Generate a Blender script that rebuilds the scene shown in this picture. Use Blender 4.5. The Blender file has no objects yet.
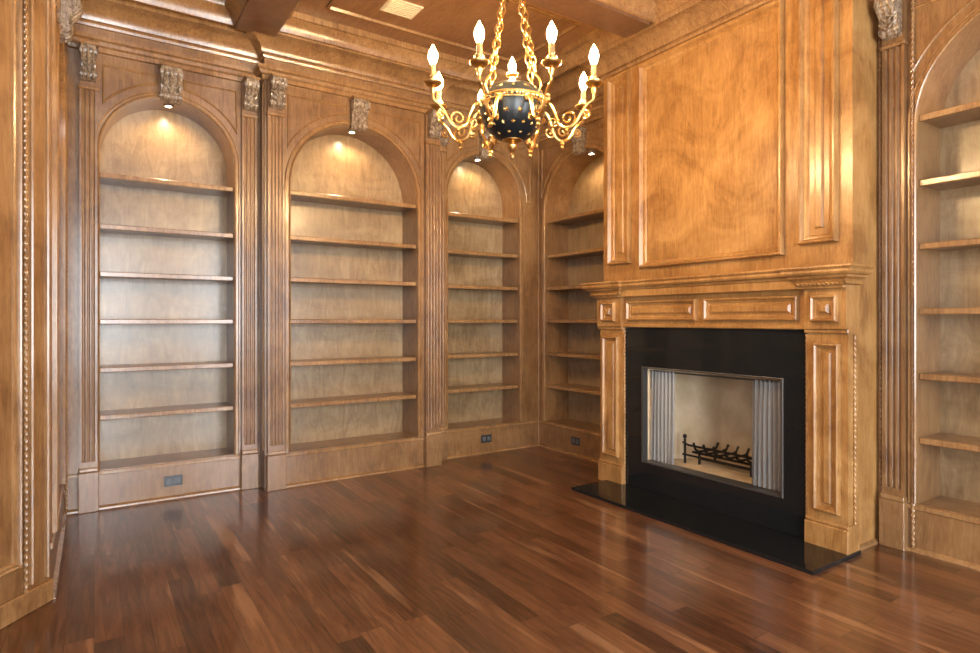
import bpy, math, random
from mathutils import Vector, Matrix
random.seed(4)
scene = bpy.context.scene
PI = math.pi

# ------------------------------------------------------------ materials
def newmat(name):
    m = bpy.data.materials.new(name); m.use_nodes = True
    nt = m.node_tree
    return m, nt, nt.nodes['Principled BSDF']

def simple(name, col, rough=0.5, metal=0.0, emit=None, es=0, coat=0):
    m, nt, p = newmat(name)
    p.inputs['Base Color'].default_value = (*col, 1)
    p.inputs['Roughness'].default_value = rough
    p.inputs['Metallic'].default_value = metal
    p.inputs['Coat Weight'].default_value = coat
    if emit:
        p.inputs['Emission Color'].default_value = (*emit, 1)
        p.inputs['Emission Strength'].default_value = es
    return m

def ramp(nt, stops):
    r = nt.nodes.new('ShaderNodeValToRGB')
    cr = r.color_ramp
    while len(cr.elements) < len(stops): cr.elements.new(0.5)
    for e, (p, c) in zip(cr.elements, stops):
        e.position = p; e.color = (*c, 1)
    return r

def wood(name, dark, mid, light, rough=0.34, gscale=(14, 14, 1.6), mott=2.3, bump=0.03, coat=0.35, lo=.38, hi=.63, mixf=.5, mscale=(1, 1, 1)):
    m, nt, p = newmat(name)
    L = nt.links.new
    tc = nt.nodes.new('ShaderNodeTexCoord')
    mp = nt.nodes.new('ShaderNodeMapping'); mp.inputs['Scale'].default_value = gscale
    L(tc.outputs['Object'], mp.inputs['Vector'])
    n1 = nt.nodes.new('ShaderNodeTexNoise'); n1.inputs['Scale'].default_value = 3.0
    n1.inputs['Detail'].default_value = 8; n1.inputs['Roughness'].default_value = 0.68
    n1.inputs['Distortion'].default_value = 1.3
    L(mp.outputs['Vector'], n1.inputs['Vector'])
    mp2 = nt.nodes.new('ShaderNodeMapping'); mp2.inputs['Scale'].default_value = mscale
    L(tc.outputs['Object'], mp2.inputs['Vector'])
    n2 = nt.nodes.new('ShaderNodeTexNoise'); n2.inputs['Scale'].default_value = mott
    n2.inputs['Detail'].default_value = 6; n2.inputs['Roughness'].default_value = 0.68
    n2.inputs['Distortion'].default_value = 0.9
    L(mp2.outputs['Vector'], n2.inputs['Vector'])
    mx = nt.nodes.new('ShaderNodeMix'); mx.data_type = 'FLOAT'
    mx.inputs[0].default_value = mixf
    L(n1.outputs['Fac'], mx.inputs[2]); L(n2.outputs['Fac'], mx.inputs[3])
    r = ramp(nt, [(lo, dark), (0.5, mid), (hi, light)])
    L(mx.outputs[0], r.inputs['Fac'])
    L(r.outputs['Color'], p.inputs['Base Color'])
    p.inputs['Roughness'].default_value = rough
    p.inputs['Coat Weight'].default_value = coat
    p.inputs['Coat Roughness'].default_value = 0.18
    b = nt.nodes.new('ShaderNodeBump'); b.inputs['Strength'].default_value = bump
    b.inputs['Distance'].default_value = 0.01
    L(n1.outputs['Fac'], b.inputs['Height']); L(b.outputs['Normal'], p.inputs['Normal'])
    return m

M_frame = wood('stained_maple_frame', (.135, .062, .023), (.228, .115, .044), (.31, .172, .072))
M_gold = wood('stained_maple_golden', (.235, .105, .029), (.365, .182, .057), (.48, .265, .094), mott=2.4, lo=.40, hi=.61, mixf=.6)
M_back_lit = wood('stained_maple_niche_lit', (.185, .110, .050), (.285, .183, .090), (.39, .268, .142), rough=.32, gscale=(5, 5, 1.2), mott=1.9, lo=.37, hi=.63, mscale=(1, 1, 1.6))  # same maple, base colour lightened to paint in the light on niche backs
M_shelf = wood('stained_maple_shelf', (.165, .080, .032), (.255, .135, .056), (.34, .195, .092), gscale=(2, 2, 14))
M_trim = wood('stained_maple_trim', (.18, .088, .034), (.285, .150, .060), (.38, .215, .092), rough=.22)
M_carve = wood('carved_wood', (.07, .048, .03), (.24, .17, .11), (.50, .41, .31), rough=.26, mott=40)
M_ceil = wood('ceiling_wood', (.20, .092, .038), (.28, .135, .056), (.35, .185, .082), gscale=(8, 1.4, 8))
M_beam = wood('beam_wood', (.10, .045, .022), (.15, .072, .035), (.20, .10, .05))

def floor_mat():
    m, nt, p = newmat('walnut_planks')
    L = nt.links.new
    def M(op, a, b=None, c=None):
        n = nt.nodes.new('ShaderNodeMath'); n.operation = op
        for i, v in enumerate((a, b, c)):
            if v is None: continue
            if isinstance(v, (int, float)): n.inputs[i].default_value = v
            else: L(v, n.inputs[i])
        return n.outputs[0]
    tc = nt.nodes.new('ShaderNodeTexCoord')
    sp = nt.nodes.new('ShaderNodeSeparateXYZ'); L(tc.outputs['Object'], sp.inputs[0])
    x, y = sp.outputs[0], sp.outputs[1]
    W, LEN = 0.102, 1.05
    xr = M('DIVIDE', x, W); row = M('FLOOR', xr); fx = M('FRACT', xr)
    wn = nt.nodes.new('ShaderNodeTexWhiteNoise'); wn.noise_dimensions = '1D'; L(row, wn.inputs['W'])
    yy = M('ADD', M('DIVIDE', y, LEN), M('MULTIPLY', wn.outputs['Value'], 7.3))
    idx = M('FLOOR', yy); fy = M('FRACT', yy)
    cb = nt.nodes.new('ShaderNodeCombineXYZ'); L(row, cb.inputs[0]); L(idx, cb.inputs[1])
    w2 = nt.nodes.new('ShaderNodeTexWhiteNoise'); w2.noise_dimensions = '2D'; L(cb.outputs[0], w2.inputs['Vector'])
    rnd = w2.outputs['Value']
    c2 = nt.nodes.new('ShaderNodeCombineXYZ')
    L(M('MULTIPLY', x, 26), c2.inputs[0]); L(M('MULTIPLY', y, 2.0), c2.inputs[1]); L(M('MULTIPLY', rnd, 60), c2.inputs[2])
    g = nt.nodes.new('ShaderNodeTexNoise'); g.inputs['Scale'].default_value = 1.0
    g.inputs['Detail'].default_value = 8; g.inputs['Roughness'].default_value = .68; g.inputs['Distortion'].default_value = 1.8
    L(c2.outputs[0], g.inputs['Vector'])
    c3 = nt.nodes.new('ShaderNodeCombineXYZ')
    L(M('MULTIPLY', x, 11), c3.inputs[0]); L(M('MULTIPLY', y, .9), c3.inputs[1]); L(M('MULTIPLY', rnd, 37), c3.inputs[2])
    g2 = nt.nodes.new('ShaderNodeTexNoise'); g2.inputs['Scale'].default_value = 1.0; g2.inputs['Detail'].default_value = 3
    L(c3.outputs[0], g2.inputs['Vector'])
    v = M('ADD', M('MULTIPLY', rnd, .44), M('MULTIPLY', M('SUBTRACT', g.outputs['Fac'], .5), 1.45))
    v = M('ADD', v, .24)
    base = ramp(nt, [(0.0, (.032, .012, .006)), (.33, (.098, .037, .0155)), (.6, (.17, .068, .028)), (.85, (.25, .110, .048)), (1.0, (.33, .165, .078))])
    L(v, base.inputs['Fac'])
    sap = ramp(nt, [(0.63, (0, 0, 0)), (0.70, (1, 1, 1))]); L(g2.outputs['Fac'], sap.inputs['Fac'])
    mix = nt.nodes.new('ShaderNodeMix'); mix.data_type = 'RGBA'
    L(M('MULTIPLY', sap.outputs['Color'], .55), mix.inputs[0]); L(base.outputs['Color'], mix.inputs[6]); mix.inputs[7].default_value = (.40, .21, .10, 1)
    ex = M('MINIMUM', fx, M('SUBTRACT', 1, fx)); ey = M('MINIMUM', fy, M('SUBTRACT', 1, fy))
    gap = M('MAXIMUM', M('LESS_THAN', ex, .012), M('LESS_THAN', ey, .0014))
    mix2 = nt.nodes.new('ShaderNodeMix'); mix2.data_type = 'RGBA'
    L(M('MULTIPLY', gap, .75), mix2.inputs[0]); L(mix.outputs[2], mix2.inputs[6]); mix2.inputs[7].default_value = (.02, .008, .004, 1)
    L(mix2.outputs[2], p.inputs['Base Color'])
    p.inputs['Roughness'].default_value = .28
    p.inputs['Coat Weight'].default_value = .8
    p.inputs['Coat Roughness'].default_value = .12
    b = nt.nodes.new('ShaderNodeBump'); b.inputs['Strength'].default_value = .12; b.inputs['Distance'].default_value = .004
    L(M('SUBTRACT', M('MULTIPLY', g.outputs['Fac'], .3), gap), b.inputs['Height']); L(b.outputs['Normal'], p.inputs['Normal'])
    return m
M_floor = floor_mat()

def granite_mat():
    m, nt, p = newmat('black_granite')
    L = nt.links.new
    tc = nt.nodes.new('ShaderNodeTexCoord')
    n = nt.nodes.new('ShaderNodeTexNoise'); n.inputs['Scale'].default_value = 420; n.inputs['Detail'].default_value = 2
    L(tc.outputs['Object'], n.inputs['Vector'])
    r = ramp(nt, [(.45, (.010, .0108, .0115)), (.8, (.019, .022, .023))]); L(n.outputs['Fac'], r.inputs['Fac'])
    L(r.outputs['Color'], p.inputs['Base Color'])
    p.inputs['Roughness'].default_value = .08
    return m
M_granite = granite_mat()

def brick_mat():
    m, nt, p = newmat('refractory_panel')
    L = nt.links.new
    tc = nt.nodes.new('ShaderNodeTexCoord')
    n = nt.nodes.new('ShaderNodeTexNoise'); n.inputs['Scale'].default_value = 6; n.inputs['Detail'].default_value = 6
    L(tc.outputs['Object'], n.inputs['Vector'])
    r = ramp(nt, [(.35, (.52, .39, .24)), (.65, (.66, .52, .35))]); L(n.outputs['Fac'], r.inputs['Fac'])
    L(r.outputs['Color'], p.inputs['Base Color'])
    p.inputs['Roughness'].default_value = .85
    return m
M_brick = brick_mat()

M_iron = simple('black_iron', (.02, .018, .017), .5, .6)
M_metal = simple('brushed_metal', (.45, .44, .42), .35, .9)
M_dmetal = simple('firebox_frame_metal', (.16, .155, .15), .38, .8)
M_gilt = simple('gilded_brass', (.66, .42, .15), .28, 1.0)
M_bowl = simple('black_enamel', (.008, .012, .015), .30, .0)
M_candle = simple('candle_sleeve', (.30, .19, .07), .5)
M_bulb = simple('bulb_glow', (1, .9, .7), .3, 0, (1, .67, .32), 700)
M_puck = simple('puck_glow', (1, .9, .7), .3, 0, (1, .80, .52), 90)
M_plate = simple('outlet_plate', (.03, .032, .035), .3)
M_socket = simple('outlet_socket', (.10, .11, .12), .4)
M_vent = simple('vent_paint', (.75, .62, .42), .5)
M_white = simple('window_paint', (.75, .73, .68), .4)

def glass_mat():
    m = bpy.data.materials.new('window_glass'); m.use_nodes = True
    nt = m.node_tree; nt.nodes.clear()
    o = nt.nodes.new('ShaderNodeOutputMaterial'); t = nt.nodes.new('ShaderNodeBsdfTransparent'); g = nt.nodes.new('ShaderNodeBsdfGlossy')
    g.inputs['Roughness'].default_value = .02
    mx = nt.nodes.new('ShaderNodeMixShader'); mx.inputs[0].default_value = .06
    nt.links.new(t.outputs[0], mx.inputs[1]); nt.links.new(g.outputs[0], mx.inputs[2]); nt.links.new(mx.outputs[0], o.inputs[0])
    return m
M_glass = glass_mat()
def mesh_mat():
    m, nt, p = newmat('spark_screen_mesh')
    p.inputs['Base Color'].default_value = (.30, .29, .28, 1); p.inputs['Metallic'].default_value = .2
    p.inputs['Roughness'].default_value = .5; p.inputs['Alpha'].default_value = .78
    return m
M_mesh = mesh_mat()

# ------------------------------------------------------------ builder
class Frame:
    def __init__(s, o, sd, nd, ud=(0, 0, 1)):
        s.o = Vector(o); s.s = Vector(sd).normalized(); s.n = Vector(nd).normalized(); s.u = Vector(ud).normalized()
    def p(s, a, z, n): return s.o + s.s * a + s.u * z + s.n * n
class WF(Frame):
    def p(s, x, y, z): return Vector((x, y, z))
WORLD = WF((0, 0, 0), (1, 0, 0), (0, 0, 1), (0, 1, 0))

class B:
    def __init__(s, name): s.name = name; s.v = []; s.f = []; s.m = []; s.mats = []
    def mi(s, mat):
        if mat not in s.mats: s.mats.append(mat)
        return s.mats.index(mat)
    def add(s, vs, fs, mat):
        k = len(s.v); s.v += [tuple(v) for v in vs]
        i = s.mi(mat)
        for f in fs: s.f.append(tuple(k + a for a in f)); s.m.append(i)
    def box(s, F, a0, a1, z0, z1, n0, n1, mat, ch=0.0):
        if ch <= 0:
            vs = [F.p(a, z, n) for n in (n0, n1) for z in (z0, z1) for a in (a0, a1)]
            s.add(vs, [(0, 1, 3, 2), (4, 6, 7, 5), (0, 4, 5, 1), (2, 3, 7, 6), (0, 2, 6, 4), (1, 5, 7, 3)], mat)
        else:
            c = ch
            rings = [(0, n0), (0, n1 - c), (c, n1)]
            vs = []
            for ins, n in rings:
                vs += [F.p(a0 + ins, z0 + ins, n), F.p(a1 - ins, z0 + ins, n), F.p(a1 - ins, z1 - ins, n), F.p(a0 + ins, z1 - ins, n)]
            fs = [(3, 2, 1, 0), (8, 9, 10, 11)]
            for k in range(2):
                for i in range(4):
                    j = (i + 1) % 4
                    fs.append((k * 4 + i, k * 4 + j, k * 4 + 4 + j, k * 4 + 4 + i))
            s.add(vs, fs, mat)
    def sweep(s, F, pts, closed, prof, mat, nb=0.0, caps=True):
        n = len(pts); P = [Vector(p) for p in pts]; rings = []
        for i in range(n):
            if closed or 0 < i < n - 1:
                d0 = (P[i] - P[i - 1]).normalized(); d1 = (P[(i + 1) % n] - P[i]).normalized()
            elif i == 0: d0 = d1 = (P[1] - P[0]).normalized()
            else: d0 = d1 = (P[-1] - P[-2]).normalized()
            n0 = Vector((-d0.y, d0.x)); n1 = Vector((-d1.y, d1.x))
            m = (n0 + n1) / max(0.25, 1 + n0.dot(n1))
            rings.append([F.p(P[i].x + m.x * o, P[i].y + m.y * o, nb + h) for o, h in prof])
        vs = [v for r in rings for v in r]; k = len(prof); fs = []
        for i in range(n if closed else n - 1):
            j = (i + 1) % n
            for a in range(k - 1):
                fs.append((i * k + a, i * k + a + 1, j * k + a + 1, j * k + a))
        if caps and not closed:
            fs.append(tuple(range(k))); fs.append(tuple((n - 1) * k + a for a in reversed(range(k))))
        s.add(vs, fs, mat)
    def extr(s, F, prof, a0, a1, mat):
        k = len(prof)
        vs = [F.p(a0, z, n) for n, z in prof] + [F.p(a1, z, n) for n, z in prof]
        fs = [tuple(range(k)), tuple(reversed(range(k, 2 * k)))]
        for i in range(k):
            j = (i + 1) % k; fs.append((i, j, k + j, k + i))
        s.add(vs, fs, mat)
    def tube(s, pts, r, mat, seg=8, closed=False, radii=None):
        P = [Vector(p) for p in pts]; n = len(P); up = None; vs = []
        for i in range(n):
            if closed: t = (P[(i + 1) % n] - P[i - 1]).normalized()
            else: t = (P[min(i + 1, n - 1)] - P[max(i - 1, 0)]).normalized()
            if up is None:
                up = Vector((0, 0, 1)) if abs(t.z) < .9 else Vector((1, 0, 0))
            a = (up - t * up.dot(t)).normalized(); b = t.cross(a); up = a
            rr = radii[i] if radii else r
            for q in range(seg):
                w = 2 * PI * q / seg; vs.append(P[i] + (a * math.cos(w) + b * math.sin(w)) * rr)
        fs = []
        for i in range(n if closed else n - 1):
            j = (i + 1) % n
            for q in range(seg):
                w = (q + 1) % seg; fs.append((i * seg + q, i * seg + w, j * seg + w, j * seg + q))
        if not closed:
            fs.append(tuple(reversed(range(seg)))); fs.append(tuple((n - 1) * seg + q for q in range(seg)))
        s.add(vs, fs, mat)
    def lathe(s, c, prof, mat, seg=24, axis='z'):
        vs = []; k = len(prof); c = Vector(c)
        for i in range(seg):
            w = 2 * PI * i / seg
            for r, z in prof: vs.append(c + Vector((r * math.cos(w), r * math.sin(w), z)))
        fs = []
        for i in range(seg):
            j = (i + 1) % seg
            for a in range(k - 1): fs.append((i * k + a, j * k + a, j * k + a + 1, i * k + a + 1))
        s.add(vs, fs, mat)
    def rope(s, A, Bp, r, mat, pitch=.03, per=6):
        A = Vector(A); Bp = Vector(Bp); t = (Bp - A); Ln = t.length; t.normalize()
        up = Vector((0, 0, 1)) if abs(t.z) < .9 else Vector((1, 0, 0))
        a = (up - t * up.dot(t)).normalized(); b = t.cross(a)
        n = max(2, int(Ln / pitch * per)); vs = []; seg = 8
        for i in range(n + 1):
            d = Ln * i / n; ph = 2 * PI * d / (pitch * 2)
            for q in range(seg):
                w = 2 * PI * q / seg
                rr = r * (0.80 + .24 * math.cos(2 * (w - ph)))
                vs.append(A + t * d + (a * math.cos(w) + b * math.sin(w)) * rr)
        fs = []
        for i in range(n):
            for q in range(seg):
                w = (q + 1) % seg; fs.append((i * seg + q, i * seg + w, (i + 1) * seg + w, (i + 1) * seg + q))
        s.add(vs, fs, mat)
    def build(s, parent=None, sharp=.6):
        me = bpy.data.meshes.new(s.name); me.from_pydata(s.v, [], s.f)
        for m in s.mats: me.materials.append(m)
        me.polygons.foreach_set('material_index', s.m)
        me.polygons.foreach_set('use_smooth', [True] * len(s.f))
        me.update()
        import bmesh
        bm = bmesh.new(); bm.from_mesh(me); bmesh.ops.recalc_face_normals(bm, faces=bm.faces); bm.to_mesh(me); bm.free()
        try: me.set_sharp_from_angle(angle=sharp)
        except Exception: pass
        ob = bpy.data.objects.new(s.name, me); scene.collection.objects.link(ob)
        if parent: ob.parent = parent
        return ob

def empty(name, loc=(0, 0, 0)):
    e = bpy.data.objects.new(name, None); e.empty_display_size = .1
    scene.collection.objects.link(e); return e

# ------------------------------------------------------------ key dims
YB, YC = 4.92, 4.77
XR, XB, XL = 3.85, 3.55, -.17
ZC = 3.60
DEP = .30
BR0, BR1 = 1.69, 3.66
F_back = Frame((0, YB, 0), (1, 0, 0), (0, -1, 0))
F_cent = Frame((0, YC, 0), (1, 0, 0), (0, -1, 0))
F_right = Frame((XR, 0, 0), (0, 1, 0), (-1, 0, 0))
F_breast = Frame((XB, 0, 0), (0, 1, 0), (-1, 0, 0))
F_left = Frame((XL, 0, 0), (0, 1, 0), (1, 0, 0))
dg = Vector((-1.33, -1.67, 0)).normalized()
F_diag = Frame((XL, 3.45, 0), dg, (-dg.y, dg.x, 0))

BOL = [(0, 0), (0, .014), (.004, .024), (.011, .028), (.017, .022), (.021, .010), (.030, .007), (.033, 0)]
BEAD = [(0, 0), (.001, .009), (.007, .014), (.013, .009), (.014, 0)]
def flip(p): return [(-o, h) for o, h in p]
def rect(a0, a1, z0, z1): return [(a0, z0), (a1, z0), (a1, z1), (a0, z1)]

def arcpts(c, zs, r, t0, t1, n=28):
    return [(c + r * math.cos(t0 + (t1 - t0) * i / n), zs + r * math.sin(t0 + (t1 - t0) * i / n)) for i in range(n + 1)]

def console(b, F, c, w, zt, h=.21, pr=.115, n0=0.0):
    k = h / .21
    prof = [(0, 0), (pr, 0), (pr + .006, -.03), (pr, -.055), (pr * .82, -.078), (pr * .62, -.095), (pr * .52, -.115), (pr * .5, -.145), (pr * .55, -.165), (pr * .5, -.188), (pr * .3, -.203), (0, -.21)]
    P = [(n0 + n, zt + z * k) for n, z in prof]
    b.extr(F, P, c - w / 2, c + w / 2, M_carve)
    for zz, rr, nn in ((-.034, .034, pr * .70), (-.172, .022, pr * .36)):
        for i in range(2):
            r2 = rr * k * (1 - .4 * i); e = .005 + .004 * i
            cp = [(n0 + nn + r2 * math.cos(t * PI / 6), zt + zz * k + r2 * math.sin(t * PI / 6)) for t in range(12)]
            b.extr(F, cp, c - w / 2 - e, c + w / 2 + e, M_carve)
    for off, rr in ((-.33, .22), (0, .30), (.33, .22)):
        pts = []; rad = []
        for i, (n, z) in enumerate(P[2:-1]):
            pts.append(F.p(c + off * w, z, n - .003)); rad.append(w * rr * .5 * (1 if i % 2 else .72))
        b.tube(pts, .01, M_carve, 8, radii=rad)
    for i in range(3):
        z = zt - (.07 + .045 * i) * k
        for sg in (-1, 1):
            b.tube([F.p(c, z - .02, n0 + pr * .62), F.p(c + sg * w * .25, z, n0 + pr * .68), F.p(c + sg * w * .46, z + .02, n0 + pr * .6)], .006, M_carve, 6)
    b.box(F, c - w / 2 - .012, c + w / 2 + .012, zt, zt + .018, 0, n0 + pr + .014, M_trim, .004)

def pilaster(b, F, s0, s1, proj=.035, ztop=3.14, nfl=None, con=True, mat=None):
    mat = mat or M_frame
    w = s1 - s0
    nfl = nfl or max(3, int(w / .03))
    m = .012; fw = (w - 2 * m) / nfl
    pl = [(s0, 0), (s0, proj), (s0 + m * .6, proj)]
    for i in range(nfl):
        a = s0 + m + fw * i + fw * .12; c = a + fw * .38; r = fw * .38
        for t in range(7):
            w_ = PI - PI * t / 6; pl.append((c + r * math.cos(w_), proj - r * 1.0 * math.sin(w_)))
    pl += [(s1 - m * .6, proj), (s1, proj), (s1, 0)]
    z0, z1 = .34, 2.86 if con else ztop - .1
    vs = [F.p(a, z0, n) for a, n in pl] + [F.p(a, z1, n) for a, n in pl]; k = len(pl)
    b.add(vs, [(i, i + 1, k + i + 1, k + i) for i in range(k - 1)], mat)
    e = .008
    b.box(F, s0 - e, s1 + e, 0, .27, 0, proj + .022, mat, .004)
    b.box(F, s0 - e * .6, s1 + e * .6, .27, .30, 0, proj + .016, M_trim, .006)
    b.box(F, s0, s1, .30, .34, 0, proj + .004, mat)
    b.box(F, s0, s1, z1, ztop, 0, proj, mat)
    b.box(F, s0 - .006, s1 + .006, z1, z1 + .022, 0, proj + .012, M_trim, .005)
    if con: console(b, F, (s0 + s1) / 2, w * .80, ztop - .018, n0=proj)

def bookcase(name, F, s0, s1, a0, a1, zs, shelf_z, zb=.27, pils=(), spx=None, key=True, outlet=None, dep=DEP, light=13, mat=None, lights=True):
    mat = mat or M_frame
    root = empty(name)
    r = (a1 - a0) / 2; c = (a0 + a1) / 2; t = .04; zt = ZC
    b = B('face_frame')
    if a0 > s0: b.box(F, s0, a0, 0, zt, -t, 0, mat)
    if s1 > a1: b.box(F, a1, s1, 0, zt, -t, 0, mat)
    b.box(F, a0, a1, 0, zb, -t, 0, mat)
    arc = arcpts(c, zs, r, PI, 0, 40)
    for n in (0, -t):
        vs = [F.p(x, z, n) for x, z in arc] + [F.p(x, zt, n) for x, z in arc]; k = len(arc)
        b.add(vs, [(i, i + 1, k + i + 1, k + i) for i in range(k - 1)], mat)
    b.build(root)
    b = B('niche')
    d = dep
    b.add([F.p(a0, zb, -d), F.p(a1, zb, -d), F.p(a1, zs + r + .02, -d), F.p(a0, zs + r + .02, -d)], [(0, 1, 2, 3)], M_back_lit)
    vs = [F.p(x, z, 0) for x, z in arc] + [F.p(x, z, -d) for x, z in arc]; k = len(arc)
    b.add(vs, [(i, i + 1, k + i + 1, k + i) for i in range(k - 1)], mat)
    for a in (a0, a1):
        b.add([F.p(a, zb, -t), F.p(a, zs, -t), F.p(a, zs, -d), F.p(a, zb, -d)], [(0, 1, 2, 3)], mat)
    b.add([F.p(a0, zb, -t), F.p(a1, zb, -t), F.p(a1, zb, -d), F.p(a0, zb, -d)], [(0, 1, 2, 3)], M_shelf)
    b.build(root)
    b = B('shelves')
    for z in shelf_z:
        b.box(F, a0 + .001, a1 - .001, z - .026, z - .001, -d + .001, -.035, M_shelf)
        b.box(F, a0 + .001, a1 - .001, z - .034, z, -.036, -.015, M_trim, .004)
    b.build(root)
    b = B('moulding')
    P = [(a1, zb)] + arcpts(c, zs, r, 0, PI, 40) + [(a0, zb)]
    b.sweep(F, P, False, flip([(0, 0), (0, .018), (.006, .024), (.012, .018), (.014, .006), (.030, .006), (.034, .016), (.041, .016), (.045, 0)]), M_trim)
    R2 = r + .085; sl, sr, ztop = spx if spx else (s0 + .05, s1 - .05, 3.06)
    kh = .085
    for side in (0, 1):
        e = sl if side == 0 else sr
        dx = abs(c - e)
        th = 0.0 if dx >= R2 else math.acos(dx / R2)
        th2 = math.acos(kh / R2)
        if side == 0:
            ap = arcpts(c, zs, R2, PI - th2, PI - th, 20)
            poly = ap + ([(e, zs)] if dx > R2 + .01 else []) + [(e, ztop), (c - kh, ztop)]
        else:
            ap = arcpts(c, zs, R2, th, th2, 20)
            poly = ap + [(c + kh, ztop), (e, ztop)] + ([(e, zs)] if dx > R2 + .01 else [])
        b.sweep(F, poly, True, flip(BEAD), M_trim)
    b.box(F, s0 + .002, s1 - .002, zb - .035, zb - .008, 0, .010, M_trim, .004)
    b.sweep(F, [(s0, 0), (s1, 0)], False, [(0, 0), (0, .02), (.012, .018), (.022, .006), (.024, 0)], M_trim)
    b.build(root)
    if pils or key:
        b = B('pilasters')
        for q in pils: pilaster(b, F, *q, mat=mat)
        if key: console(b, F, c, .13, 3.105, .235, .10, 0.0)
        b.build(root)
    if lights:
        b = B('puck_light')
        q = F.p(c, zs + r - .004, -.13)
        b.lathe((q.x, q.y, q.z), [(0, -.012), (.022, -.012), (.03, -.016), (.036, -.012), (.036, .004)], M_metal, 20)
        b.lathe((q.x, q.y, q.z), [(0, -.013), (.02, -.013)], M_puck, 16)
        b.build(root)
        ld = bpy.data.lights.new('puck_lamp', 'SPOT'); ld.energy = light; ld.color = (1, .72, .42)
        ld.spot_size = math.radians(160); ld.spot_blend = .7; ld.shadow_soft_size = .02
        lo = bpy.data.objects.new('puck_lamp', ld); lo.location = (q.x, q.y, q.z - .03); scene.collection.objects.link(lo); lo.parent = root
    if outlet:
        s_, z_ = outlet
        b = B('electrical_outlet')
        b.box(F, s_ - .06, s_ + .06, z_ - .037, z_ + .037, 0, .006, M_plate, .003)
        for k in (-1, 1):
            b.box(F, s_ + k * .027 - .017, s_ + k * .027 + .017, z_ - .02, z_ + .02, .005, .009, M_socket, .002)
            for j in (-1, 1): b.box(F, s_ + k * .027 - .006, s_ + k * .027 + .006, z_ + j * .008 - .0015, z_ + j * .008 + .0015, .008, .0095, M_plate)
        b.build(root)
    return root

Z0 = [.64, .97, 1.305, 1.635, 1.965, 2.32]
bookcase('arched_bookcase', F_back, XL, 1.09, .03, .893, 2.475, Z0, pils=[(-.085, .018), (.945, 1.055)], spx=(.045, .915, 3.06), outlet=(.48, .13))
bookcase('arched_bookcase.001', F_cent, 1.09, 2.60, 1.277, 2.375, 2.36, Z0, pils=[(1.10, 1.225), (2.445, 2.585)], spx=(1.255, 2.405, 3.06), light=17)
bookcase('arched_bookcase.002', F_back, 2.60, XR, 2.765, 3.597, 2.49, Z0, pils=[(2.62, 2.73)], spx=(2.75, 3.74, 3.06), outlet=(3.2, .14))
bookcase('arched_bookcase.003', F_right, BR1, YB, 3.74, 4.80, 2.38, Z0, pils=[], spx=(3.70, 4.86, 3.06), outlet=(4.35, .14))
bookcase('arched_bookcase.004', F_right, .20, BR0, .368, 1.488, 2.40, [.64, 1.0, 1.365, 1.73, 2.085, 2.45], pils=[(1.54, 1.655), (.22, .345)], spx=(.36, 1.515, 3.06), light=17)
bookcase('arched_bookcase.005', F_left, 3.45, YB, 3.62, 4.62, 2.40, Z0, pils=[], spx=(3.55, 4.8, 3.06), dep=.28)
b = B('trim_1')
for x in (1.09, 2.60):
    fx = Frame((x, 0, 0), (0, 1, 0), (-1, 0, 0) if x < 2 else (1, 0, 0))
    b.box(fx, YC - .001, YB, 0, ZC, 0, .006, M_frame)
    b.rope(fx.p(YC + .03, .30, .01), fx.p(YC + .03, 3.12, .01), .008, M_trim, .03, 5)
b.build()

b = B('trim_2')
for y in (1.508, 1.676):
    b.rope((XR - .008, y, .02), (XR - .008, y, 3.13), .010, M_trim, .032, 6)
b.rope((XL + .012, YB - .012, .02), (XL + .012, YB - .012, 3.13), .010, M_trim, .032, 6)
b.rope((XR - .012, YB - .012, .02), (XR - .012, YB - .012, 3.13), .010, M_trim, .032, 6)
b.build()

# ------------------------------------------------------------ room shell
b = B('floor'); b.box(WORLD, -1.9, 4.5, -3.4, 5.5, -.1, 0, M_floor); b.build()
b = B('ceiling'); b.box(WORLD, -1.9, 4.5, -3.4, 5.5, ZC, ZC + .1, M_ceil); b.build()
b = B('wall_back'); b.box(WORLD, -1.9, 4.5, 5.3, 5.5, 0, ZC, M_frame); b.build()
b = B('wall_right')
b.box(WORLD, 4.25, 4.5, -3.4, 5.3, 0, ZC, M_frame)
b.box(WORLD, XR, 4.25, -3.2, .2, 0, ZC, M_gold)
for y0 in (-3.0, -1.95, -.9):
    b.sweep(F_right, rect(y0, y0 + .9, .35, 3.0), True, BOL, M_trim)
b.build()
b = B('wall_left')
b.box(WORLD, -1.9, -1.5, -3.4, -1.9, 0, ZC, M_frame); b.box(WORLD, -1.9, -1.5, .1, 1.9, 0, ZC, M_frame)
b.box(WORLD, -1.9, -1.5, -1.9, .1, 0, .5, M_frame); b.box(WORLD, -1.9, -1.5, -1.9, .1, 2.9, ZC, M_frame)
b.box(F_diag, 0, 2.16, 0, ZC, -.05, 0, M_frame)
b.box(WORLD, -.60, -.50, 3.3, 5.3, 0, ZC, M_frame)
b.build()
b = B('trim_3')
b.rope(F_diag.p(.142, .10, .008), F_diag.p(.142, 3.28, .008), .010, M_trim, .032, 6)
b.sweep(F_diag, rect(.172, .66, .22, 3.15), True, BOL, M_trim)
b.sweep(F_diag, [(.03, .12), (.03, 3.2)], False, BEAD, M_trim)
b.sweep(F_diag, [(.115, .12), (.115, 3.2)], False, BEAD, M_trim)
b.sweep(F_diag, rect(.74, 2.0, .22, 3.15), True, BOL, M_trim)
b.box(F_diag, 0, 2.1, 0, .10, 0, .018, M_trim, .006)
b.build()
FW = Frame((0, -3.2, 0), (1, 0, 0), (0, 1, 0))
b = B('wall_front')
wins = [(-.9, .7), (1.5, 3.1)]
xs = [-1.9, -.9, .7, 1.5, 3.1, 4.5]
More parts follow.
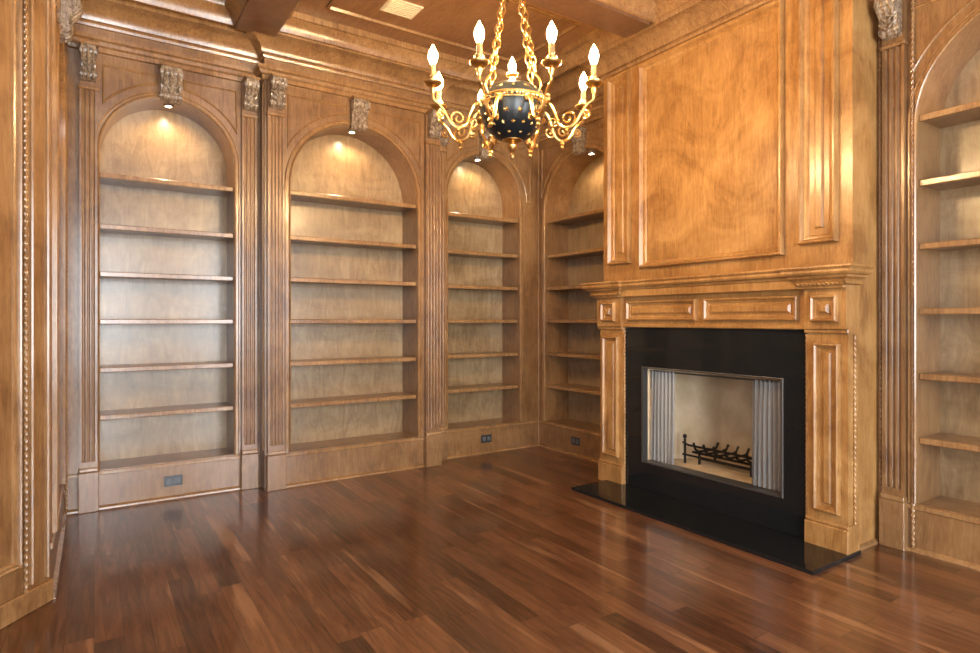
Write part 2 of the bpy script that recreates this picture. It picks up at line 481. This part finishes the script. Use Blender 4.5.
for i in (0, 2, 4): b.box(FW, xs[i], xs[i + 1], 0, ZC, -.2, 0, M_frame)
for w0, w1 in wins:
    b.box(FW, w0, w1, 0, .35, -.2, 0, M_frame); b.box(FW, w0, w1, 2.95, ZC, -.2, 0, M_frame)
b.build()
def window(name, F, w0, w1, z0, z1):
    b = B(name); f = .06
    b.box(F, w0, w0 + f, z0, z1, -.15, .02, M_white); b.box(F, w1 - f, w1, z0, z1, -.15, .02, M_white)
    b.box(F, w0 + f, w1 - f, z0, z0 + f, -.15, .02, M_white); b.box(F, w0 + f, w1 - f, z1 - f, z1, -.15, .02, M_white)
    for i in range(1, 3):
        x = w0 + (w1 - w0) * i / 3; b.box(F, x - .012, x + .012, z0 + f, z1 - f, -.1, -.07, M_white)
    for i in range(1, 4):
        z = z0 + (z1 - z0) * i / 4; b.box(F, w0 + f, w1 - f, z - .012, z + .012, -.1, -.07, M_white)
    b.box(F, w0 + f, w1 - f, z0 + f, z1 - f, -.088, -.084, M_glass)
    b.build()
window('window_1', FW, -.9, .7, .35, 2.95); window('window_2', FW, 1.5, 3.1, .35, 2.95)
FWL = Frame((-1.5, 0, 0), (0, 1, 0), (1, 0, 0))
window('window_3', FWL, -1.9, .1, .5, 2.9)

# ------------------------------------------------------------ chimney breast
b = B('wall_chimney_breast')
b.box(F_breast, BR0, 2.0, 0, ZC, -.65, 0, M_gold); b.box(F_breast, 3.2, BR1, 0, ZC, -.65, 0, M_gold)
b.box(F_breast, 2.0, 3.2, 1.0, ZC, -.65, 0, M_gold); b.box(F_breast, 2.0, 3.2, 0, .2, -.65, 0, M_gold)
b.build()
b = B('trim_4')
BIG = [(0, 0), (0, .026), (.006, .042), (.016, .044), (.024, .030), (.030, .016), (.044, .010), (.050, .004), (.052, 0)]
b.sweep(F_breast, rect(2.085, 3.245, 1.70, 3.27), True, BIG, M_gold)
for s0, s1 in ((1.765, 1.985), (3.345, 3.585)):
    b.sweep(F_breast, rect(s0, s1, 1.75, 3.27), True, BIG, M_gold)
    b.box(F_breast, s0 + .085, s1 - .085, 1.84, 3.18, 0, .012, M_gold, .008)
FBR = Frame((0, BR0, 0), (1, 0, 0), (0, -1, 0))
b.sweep(FBR, [(XB, 0), (XR, 0)], False, [(0, 0), (0, .02), (.012, .018), (.022, .006), (.024, 0)], M_trim)
b.build()

# ------------------------------------------------------------ crown + architrave
plan = [(-1.5, -3.2), (-1.5, 1.78), (XL, 3.45), (XL, YB), (1.09, YB), (1.09, YC), (2.60, YC), (2.60, YB), (XR, YB), (XR, BR1), (XB, BR1), (XB, BR0), (XR, BR0), (XR, -3.2)]
FP = Frame((0, 0, 0), (1, 0, 0), (0, 0, 1), (0, 1, 0))
crown = [(0, 3.30), (.016, 3.302), (.022, 3.318), (.016, 3.334), (.03, 3.338), (.036, 3.36), (.052, 3.385), (.085, 3.415), (.125, 3.435), (.15, 3.442), (.15, 3.475), (.162, 3.48), (.17, 3.50), (.195, 3.53), (.225, 3.548), (.24, 3.552), (.24, 3.5995), (0, 3.5995)]
b = B('trim_5'); b.sweep(FP, plan, True, flip(crown), M_trim)
b.build(sharp=.5)
archi = [(0, 3.10), (.02, 3.105), (.02, 3.135), (.035, 3.145), (.045, 3.165), (.062, 3.175), (.062, 3.20), (.02, 3.205), (.016, 3.21), (0, 3.212)]
archi = [(o, z + .03) for o, z in archi]
b = B('trim_6')
b.sweep(FP, [(XL, 3.45), (XL, YB), (1.084, YB), (1.084, YC), (2.606, YC), (2.606, YB), (XR, YB), (XR, BR1)], False, flip(archi), M_trim)
b.sweep(FP, [(XR, BR0), (XR, .2)], False, flip(archi), M_trim)
b.build(sharp=.5)

# coffer beams
b = B('ceiling_beams')
def beam(x0, x1, y0, y1):
    b.box(WORLD, x0, x1, y0, y1, 3.43, ZC - .001, M_beam)
beam(.86, 1.14, -3.0, 4.7)
for (x0, x1) in ((-1.3, .859), (1.141, 3.35)):
    if x0 > 0: beam(x0, x1, 2.98, 3.22)
    beam(x0, x1, .6, .84)
CM = [(0, 3.455), (.014, 3.46), (.022, 3.49), (.05, 3.53), (.075, 3.545), (.085, 3.56), (.085, 3.5985)]
def coffer(x0, x1, y0, y1):
    b.sweep(FP, rect(x0, x1, y0, y1), True, CM, M_trim)
    b.sweep(FP, rect(x0 + .28, x1 - .28, y0 + .28, y1 - .28), True, [(0, 3.5985), (0, 3.585), (.02, 3.58), (.03, 3.5985)], M_trim)
coffer(1.14, 3.42, 3.22, 4.62); coffer(1.14, 3.42, .84, 2.98); coffer(-1.2, .86, .84, 3.0)
coffer(-.02, .86, 3.05, 4.72)
b.build()
b = B('ceiling_vent')
FV = Frame((0, 0, ZC), (1, 0, 0), (0, 0, -1), (0, 1, 0))
b.box(FV, 1.76, 2.02, 3.95, 4.15, 0, .012, M_vent, .004)
for i in range(7): b.box(FV, 1.78, 2.0, 3.972 + i * .025, 3.98 + i * .025, .011, .018, M_vent)
b.build()

# ------------------------------------------------------------ mantel
root = empty('fireplace_mantel')
b = B('legs')
for s0, s1 in ((1.66, 1.885), (3.335, 3.585)):
    b.box(F_breast, s0, s1, 0, 1.50, 0, .11, M_gold)
    b.box(F_breast, s0 - .008, s1 + .012, 0, .15, 0, .128, M_gold, .006)
    b.box(F_breast, s0 - .006, s1 + .008, .15, .17, 0, .120, M_gold, .006)
    b.sweep(F_breast, rect(s0 + .04, s1 - .04, .22, 1.17), True, BOL, M_gold, .11)
    b.box(F_breast, s0 + .09, s1 - .09, .27, 1.12, .11, .122, M_gold, .008)
    b.box(F_breast, s0 - .008, s1 + .012, 1.225, 1.25, 0, .128, M_gold, .006)
    b.box(F_breast, s0 - .004, s1 + .004, 1.25, 1.50, 0, .14, M_gold)
    c = (s0 + s1) / 2
    b.sweep(F_breast, rect(c - .075, c + .075, 1.29, 1.44), True, BOL, M_gold, .14)
    b.box(F_breast, c - .028, c + .028, 1.337, 1.393, .14, .160, M_gold, .012)
b.rope(F_breast.p(1.893, .02, .10), F_breast.p(1.893, 1.22, .10), .009, M_gold, .03, 6)
b.rope(F_breast.p(3.327, .02, .10), F_breast.p(3.327, 1.22, .10), .009, M_gold, .03, 6)
b.rope(F_breast.p(1.655, .16, .05), F_breast.p(1.655, 1.22, .05), .008, M_gold, .03, 6)
b.build(root)
b = B('header')
b.box(F_breast, 1.885, 3.335, 1.245, 1.50, 0, .105, M_gold)
b.box(F_breast, 1.885, 3.335, 1.245, 1.268, .105, .118, M_gold, .005)
for s0, s1 in ((1.935, 2.585), (2.645, 3.29)):
    b.sweep(F_breast, rect(s0, s1, 1.295, 1.445), True, BOL, M_gold, .105)
    b.box(F_breast, s0 + .05, s1 - .05, 1.343, 1.397, .105, .122, M_gold, .012)
b.build(root)
b = B('shelf')
mp = [(XB, 3.588), (XB - .16, 3.588), (XB - .16, 3.331), (XB - .125, 3.331), (XB - .125, 1.889), (XB - .16, 1.889), (XB - .16, 1.668), (XB, 1.668)]
prof = [(0, 1.475), (.008, 1.478), (.010, 1.49), (.018, 1.498), (.022, 1.512), (.028, 1.522), (.042, 1.530), (.052, 1.534), (.055, 1.545), (.070, 1.548), (.075, 1.552), (.080, 1.562), (.078, 1.575), (.084, 1.580), (.090, 1.588), (.086, 1.598), (.0, 1.598)]
b.sweep(FP, mp, False, flip(prof), M_gold)
b.box(WORLD, XB - .165, XB, 1.67, 3.586, 1.48, 1.598, M_gold)
e = .024
pts = [(XB, 3.588 + e), (XB - .16 - e, 3.588 + e), (XB - .16 - e, 3.331 - e), (XB - .125 - e, 3.331 - e), (XB - .125 - e, 1.889 + e), (XB - .16 - e, 1.889 + e), (XB - .16 - e, 1.668 - e), (XB, 1.668 - e)]
for p0, p1 in zip(pts[:-1], pts[1:]):
    b.rope((p0[0], p0[1], 1.503), (p1[0], p1[1], 1.503), .011, M_gold, .024, 6)
b.build(root, sharp=.5)

root = empty('fireplace')
b = B('granite_surround')
G0, G1, O0, O1, OZ0, OZ1 = 1.887, 3.333, 2.04, 3.16, .225, .95
n1 = .09
b.box(F_breast, G0, O0, .024, 1.243, 0.001, n1, M_granite); b.box(F_breast, O1, G1, .024, 1.243, 0.001, n1, M_granite)
b.box(F_breast, O0, O1, OZ1, 1.243, 0.001, n1, M_granite); b.box(F_breast, O0, O1, .024, OZ0, 0.001, n1, M_granite)
b.build(root)
b = B('hearth_slab'); b.box(WORLD, 3.05, 3.549, 1.645, 3.49, 0, .022, M_granite); b.build(root)
b = B('firebox')
z0, z1 = .235, .98
xf, xb = 3.50, 4.08
A = (xf, O0 + .01); D = (xf, O1 - .01); Bk = (xb, 2.28); Ck = (xb, 2.92)
def quad(p, q, za, zb_): b.add([(p[0], p[1], za), (q[0], q[1], za), (q[0], q[1], zb_), (p[0], p[1], zb_)], [(0, 1, 2, 3)], M_brick)
quad(A, Bk, z0, z1); quad(Bk, Ck, z0, z1); quad(Ck, D, z0, z1)
b.add([(A[0], A[1], z0), (Bk[0], Bk[1], z0), (Ck[0], Ck[1], z0), (D[0], D[1], z0)], [(0, 1, 2, 3)], M_brick)
b.add([(A[0], A[1], z1), (Bk[0], Bk[1], z1), (Ck[0], Ck[1], z1), (D[0], D[1], z1)], [(0, 1, 2, 3)], M_iron)
b.build(root)
b = B('metal_frame')
b.sweep(F_breast, rect(O0, O1, OZ0, OZ1), True, [(0, 0), (0, .095), (.004, .097), (.012, .095), (.014, .05), (.014, 0)], M_dmetal)
b.tube([F_breast.p(O0 + .02, OZ1 - .035, .02), F_breast.p(O1 - .02, OZ1 - .035, .02)], .006, M_dmetal)
b.build(root)
b = B('mesh_curtains')
for s0, s1 in ((2.065, 2.29), (2.91, 3.14)):
    N = 72; vs = []
    for i in range(N + 1):
        a = s0 + (s1 - s0) * i / N; w = .014 * math.sin(i / N * PI * 2 * 7)
        for z, k in ((OZ0 + .02, 1.3), (.6, 1.0), (OZ1 - .03, .7)): vs.append(F_breast.p(a + .004 * math.sin(i * .7 + z * 5), z, .022 + w * k))
    b.add(vs, [(i * 3 + j, i * 3 + 3 + j, i * 3 + 4 + j, i * 3 + 1 + j) for i in range(N) for j in range(2)], M_mesh)
b.build(root)
b = B('fire_grate')
zf = .237
for i in range(6):
    y = 2.42 + i * .085
    b.tube([(3.66, y, .40), (3.68, y, .35), (3.72, y, .328), (3.92, y, .328), (3.95, y, .37)], .009, M_iron, 6)
for x in (3.72, 3.90): b.tube([(x, 2.36, .318), (x, 2.90, .318)], .009, M_iron, 6)
for x in (3.72, 3.90):
    for y in (2.42, 2.84): b.tube([(x, y, .32), (x, y, zf)], .010, M_iron, 6)
b.tube([(3.67, 2.32, .39), (3.67, 2.36, .375), (3.67, 2.90, .375), (3.67, 2.95, .39)], .008, M_iron, 6)
b.tube([(3.67, 2.32, .30), (3.67, 2.95, .30)], .008, M_iron, 6)
for y in (2.34, 2.93):
    b.tube([(3.67, y, zf), (3.67, y, .42)], .009, M_iron, 6)
    b.lathe((3.67, y, .42), [(0, 0), (.012, .004), (.016, .016), (.012, .028), (0, .034)], M_iron, 10)
b.tube([(3.80, 2.36, .262), (3.80, 2.90, .262)], .012, M_iron, 8)
b.build(root)

# ------------------------------------------------------------ chandelier
CX, CY, DZ = 1.742, 2.44, .030
RA = .412      # candle ring radius
KA = RA / .40
root = empty('chandelier')
b = B('bowl')
BZ, RB, HL, HU = 2.345, .165, .185, .105
def gpt(el):
    if el <= PI / 2: return (RB * math.sin(el) ** .9, BZ - HL * math.cos(el))
    return (RB * math.sin(el) ** .9, BZ - HU * math.cos(el))
bp = [(0, BZ - HL)] + [gpt(PI * i / 40) for i in range(1, 40)] + [(0, BZ + HU)]
bp = [(r, z + DZ) for r, z in bp]
b.lathe((CX, CY, 0), bp, M_bowl, 56); b.build(root)
b = B('gilt_fittings')
def torus(c, R, r, seg=40, mat=M_gilt):
    pts = [Vector(c) + Vector((R * math.cos(2 * PI * i / seg), R * math.sin(2 * PI * i / seg), DZ)) for i in range(seg)]
    b.tube(pts, r, mat, 8, closed=True)
torus((CX, CY, BZ + .012), RB, .007); torus((CX, CY, BZ - .012), RB, .005)
def ZL(prof): return [(r, z + DZ) for r, z in prof]
for i in range(40):
    w = 2 * PI * i / 40
    b.lathe((CX + (RB + .003) * math.cos(w), CY + (RB + .003) * math.sin(w), BZ + DZ), [(0, -.007), (.006, -.004), (.007, 0), (.006, .004), (0, .007)], M_gilt, 6)
b.lathe((CX, CY, 0), [(r, z + DZ - .05) for r, z in [(0, 2.125), (.008, 2.128), (.013, 2.142), (.008, 2.155), (.014, 2.162), (.026, 2.178), (.028, 2.19), (.018, 2.20), (.03, 2.208), (.05, 2.214), (.054, 2.224), (.02, 2.235)]], M_gilt, 20)
b.lathe((CX, CY, 0), ZL([(0, 2.43), (.055, 2.440), (.055, 2.447), (.03, 2.452), (.012, 2.46), (.016, 2.48), (.03, 2.49), (.032, 2.50), (.012, 2.50)]), M_gilt, 20)
def star(th, el, R):
    rr, cz = gpt(el); r2_, c2_ = gpt(el + .02)
    tn = Vector((r2_ - rr, 0, c2_ - cz)).normalized()
    n2 = Vector((tn.z, 0, -tn.x))
    n = Vector((n2.x * math.cos(th), n2.x * math.sin(th), n2.z)).normalized()
    c = Vector((CX + rr * math.cos(th), CY + rr * math.sin(th), cz + DZ)) + n * .0018
    t = Vector((-math.sin(th), math.cos(th), 0)); u = n.cross(t)
    vs = [c + n * .004] + [c + (t * math.sin(PI * k / 5) + u * math.cos(PI * k / 5)) * (R if k % 2 == 0 else R * .42) for k in range(10)]
    b.add(vs, [(0, 1 + k, 1 + (k + 1) % 10) for k in range(10)], M_gilt)
for i in range(16):
    star(2 * PI * i / 16, PI / 2 * .74, .014); star(2 * PI * (i + .5) / 16, PI / 2 * .54, .011)
    star(2 * PI * (i + .5) / 16, PI / 2 * 1.28, .010)
for i in range(10): star(2 * PI * (i + .25) / 10, PI / 2 * .34, .010)
fw = math.atan2(.8348, .5505)
def cat(P, n=6):
    out = []
    Q = [P[0]] + P + [P[-1]]
    for i in range(1, len(Q) - 2):
        for k in range(n):
            t = k / n; a, c_, d, e = Q[i - 1], Q[i], Q[i + 1], Q[i + 2]
            out.append(tuple(.5 * ((2 * c_[j]) + (-a[j] + d[j]) * t + (2 * a[j] - 5 * c_[j] + 4 * d[j] - e[j]) * t * t + (-a[j] + 3 * c_[j] - 3 * d[j] + e[j]) * t ** 3) for j in range(2)))
    out.append(P[-1]); return out
b2 = B('candles'); b3 = B('bulbs')
for i in range(8):
    w = fw + PI + (i + .5) * PI / 4
    er = Vector((math.cos(w), math.sin(w), 0)); O = Vector((CX, CY, DZ))
    P3 = lambda q: O + er * (q[0] * KA) + Vector((0, 0, q[1]))
    arm = cat([(.152, 2.335), (.19, 2.318), (.215, 2.27), (.235, 2.215), (.275, 2.195), (.315, 2.215), (.345, 2.265), (.375, 2.30), (.398, 2.318), (.40, 2.36)])
    rad = [.0095 - .003 * k / len(arm) for k in range(len(arm))]
    b.tube([P3(q) for q in arm], .0085, M_gilt, 8, radii=rad)
    for cx_, cz_, r0, s_, st in ((.278, 2.240, .040, 1, -PI / 2), (.205, 2.232, .030, -1, 0.3), (.362, 2.250, .024, 1, -PI * .7)):
        sp = [(cx_ + r0 * (1 - k / 30) * math.cos(st + s_ * k * .36), cz_ + r0 * (1 - k / 30) * math.sin(st + s_ * k * .36)) for k in range(26)]
        b.tube([P3(q) for q in sp], .0050, M_gilt, 6)
    c0 = P3((.275, 2.180)); b.lathe(c0, [(0, -.034), (.006, -.030), (.011, -.020), (.007, -.010), (.013, 0), (.010, .010), (0, .02)], M_gilt, 10)
    c0 = P3((.163, 2.33)); b.lathe(c0, [(0, -.026), (.012, -.018), (.017, 0), (.012, .014), (0, .022)], M_gilt, 10)
    c0 = P3((.40, 0))
    b.lathe(c0, [(0, 2.335), (.008, 2.34), (.012, 2.352), (.014, 2.365), (.008, 2.372), (.032, 2.378), (.044, 2.390), (.045, 2.395), (.022, 2.390), (.014, 2.392), (.021, 2.40), (.023, 2.418), (.015, 2.425), (0, 2.425)], M_gilt, 16)
    b2.lathe(c0, [(0, 2.42), (.0135, 2.421), (.0135, 2.474), (.008, 2.480), (0, 2.480)], M_candle, 14)
    b3.lathe(c0, [(0, 2.474), (.010, 2.480), (.020, 2.500), (.0225, 2.518), (.019, 2.537), (.010, 2.556), (.003, 2.570), (0, 2.575)], M_bulb, 14)
b2.lathe((CX, CY, 0), ZL([(0, 2.495), (.0135, 2.496), (.0135, 2.50), (0, 2.505)]), M_candle, 14)
b3.lathe((CX, CY, 0), ZL([(0, 2.500), (.009, 2.505), (.018, 2.522), (.019, 2.535), (.015, 2.552), (.008, 2.570), (0, 2.585)]), M_bulb, 14)
def chain(A, Bp, ln, wd, r):
    A = Vector(A); Bp = Vector(Bp); t = Bp - A; L = t.length; t.normalize()
    n = int(L / (ln * .78)); x = t.cross(Vector((.3, .8, .1))).normalized(); y = t.cross(x)
    for i in range(n + 1):
        c = A + t * (L * i / n); sd = x if i % 2 else y
        pts = [c + t * (ln / 2 * math.cos(2 * PI * k / 14)) + sd * (wd / 2 * math.sin(2 * PI * k / 14)) for k in range(14)]
        b.tube(pts, r, M_gilt, 6, closed=True)
for i in range(4):
    w = fw + PI / 4 + i * PI / 2
    er = Vector((math.cos(w), math.sin(w), 0)); O = Vector((CX, CY, DZ))
    br = cat([(.165, 2.355), (.183, 2.385), (.176, 2.425), (.152, 2.455), (.146, 2.485)])
    b.tube([O + er * q[0] + Vector((0, 0, q[1])) for q in br], .006, M_gilt, 7)
    p = Vector((CX, CY, 2.49 + DZ)) + er * .145; q = Vector((CX, CY, 3.0 + DZ)) + er * .035
    chain(p, q, .050, .030, .0045)
b.lathe((CX, CY, 0), ZL([(0, 2.97), (.03, 2.975), (.045, 2.99), (.045, 3.0), (.02, 3.015), (.012, 3.03), (.02, 3.045), (.01, 3.06), (0, 3.06)]), M_gilt, 20)
chain((CX, CY, 3.07 + DZ), (CX, CY, 3.565), .055, .03, .0045)
b.lathe((CX, CY, 0), [(0, 3.555), (.02, 3.557), (.05, 3.575), (.065, 3.59), (.065, 3.5995), (0, 3.5995)], M_gilt, 24)
b.build(root); b2.build(root); b3.build(root)

# ------------------------------------------------------------ lights
def area(name, loc, rot, sx, sy, e, col):
    l = bpy.data.lights.new(name, 'AREA'); l.shape = 'RECTANGLE'; l.size = sx; l.size_y = sy; l.energy = e; l.color = col
    o = bpy.data.objects.new(name, l); o.location = loc; o.rotation_euler = rot; scene.collection.objects.link(o); return o
area('window_daylight', (-.1, -3.42, 1.65), (math.radians(90), 0, 0), 1.6, 2.6, 380, (.88, .95, 1))
area('window_daylight.001', (2.3, -3.42, 1.65), (math.radians(90), 0, 0), 1.6, 2.6, 320, (.88, .95, 1))
area('window_daylight.002', (-1.95, -.9, 1.7), (math.radians(90), 0, math.radians(-90)), 2.0, 2.4, 140, (.97, .98, 1))
w = bpy.data.worlds.new('World'); scene.world = w; w.use_nodes = True
w.node_tree.nodes['Background'].inputs[0].default_value = (.75, .85, 1, 1)
w.node_tree.nodes['Background'].inputs[1].default_value = 1.5

cam = bpy.data.cameras.new('camera'); co = bpy.data.objects.new('camera', cam); scene.collection.objects.link(co)
co.location = (0, 0, 1.3); co.rotation_euler = (math.radians(90), 0, math.radians(-33.4))
cam.sensor_width = 36; cam.lens = 22.04; cam.shift_y = -.0066; cam.clip_start = .02
scene.camera = co
scene.view_settings.view_transform = 'Standard'
scene.view_settings.exposure = 0.0
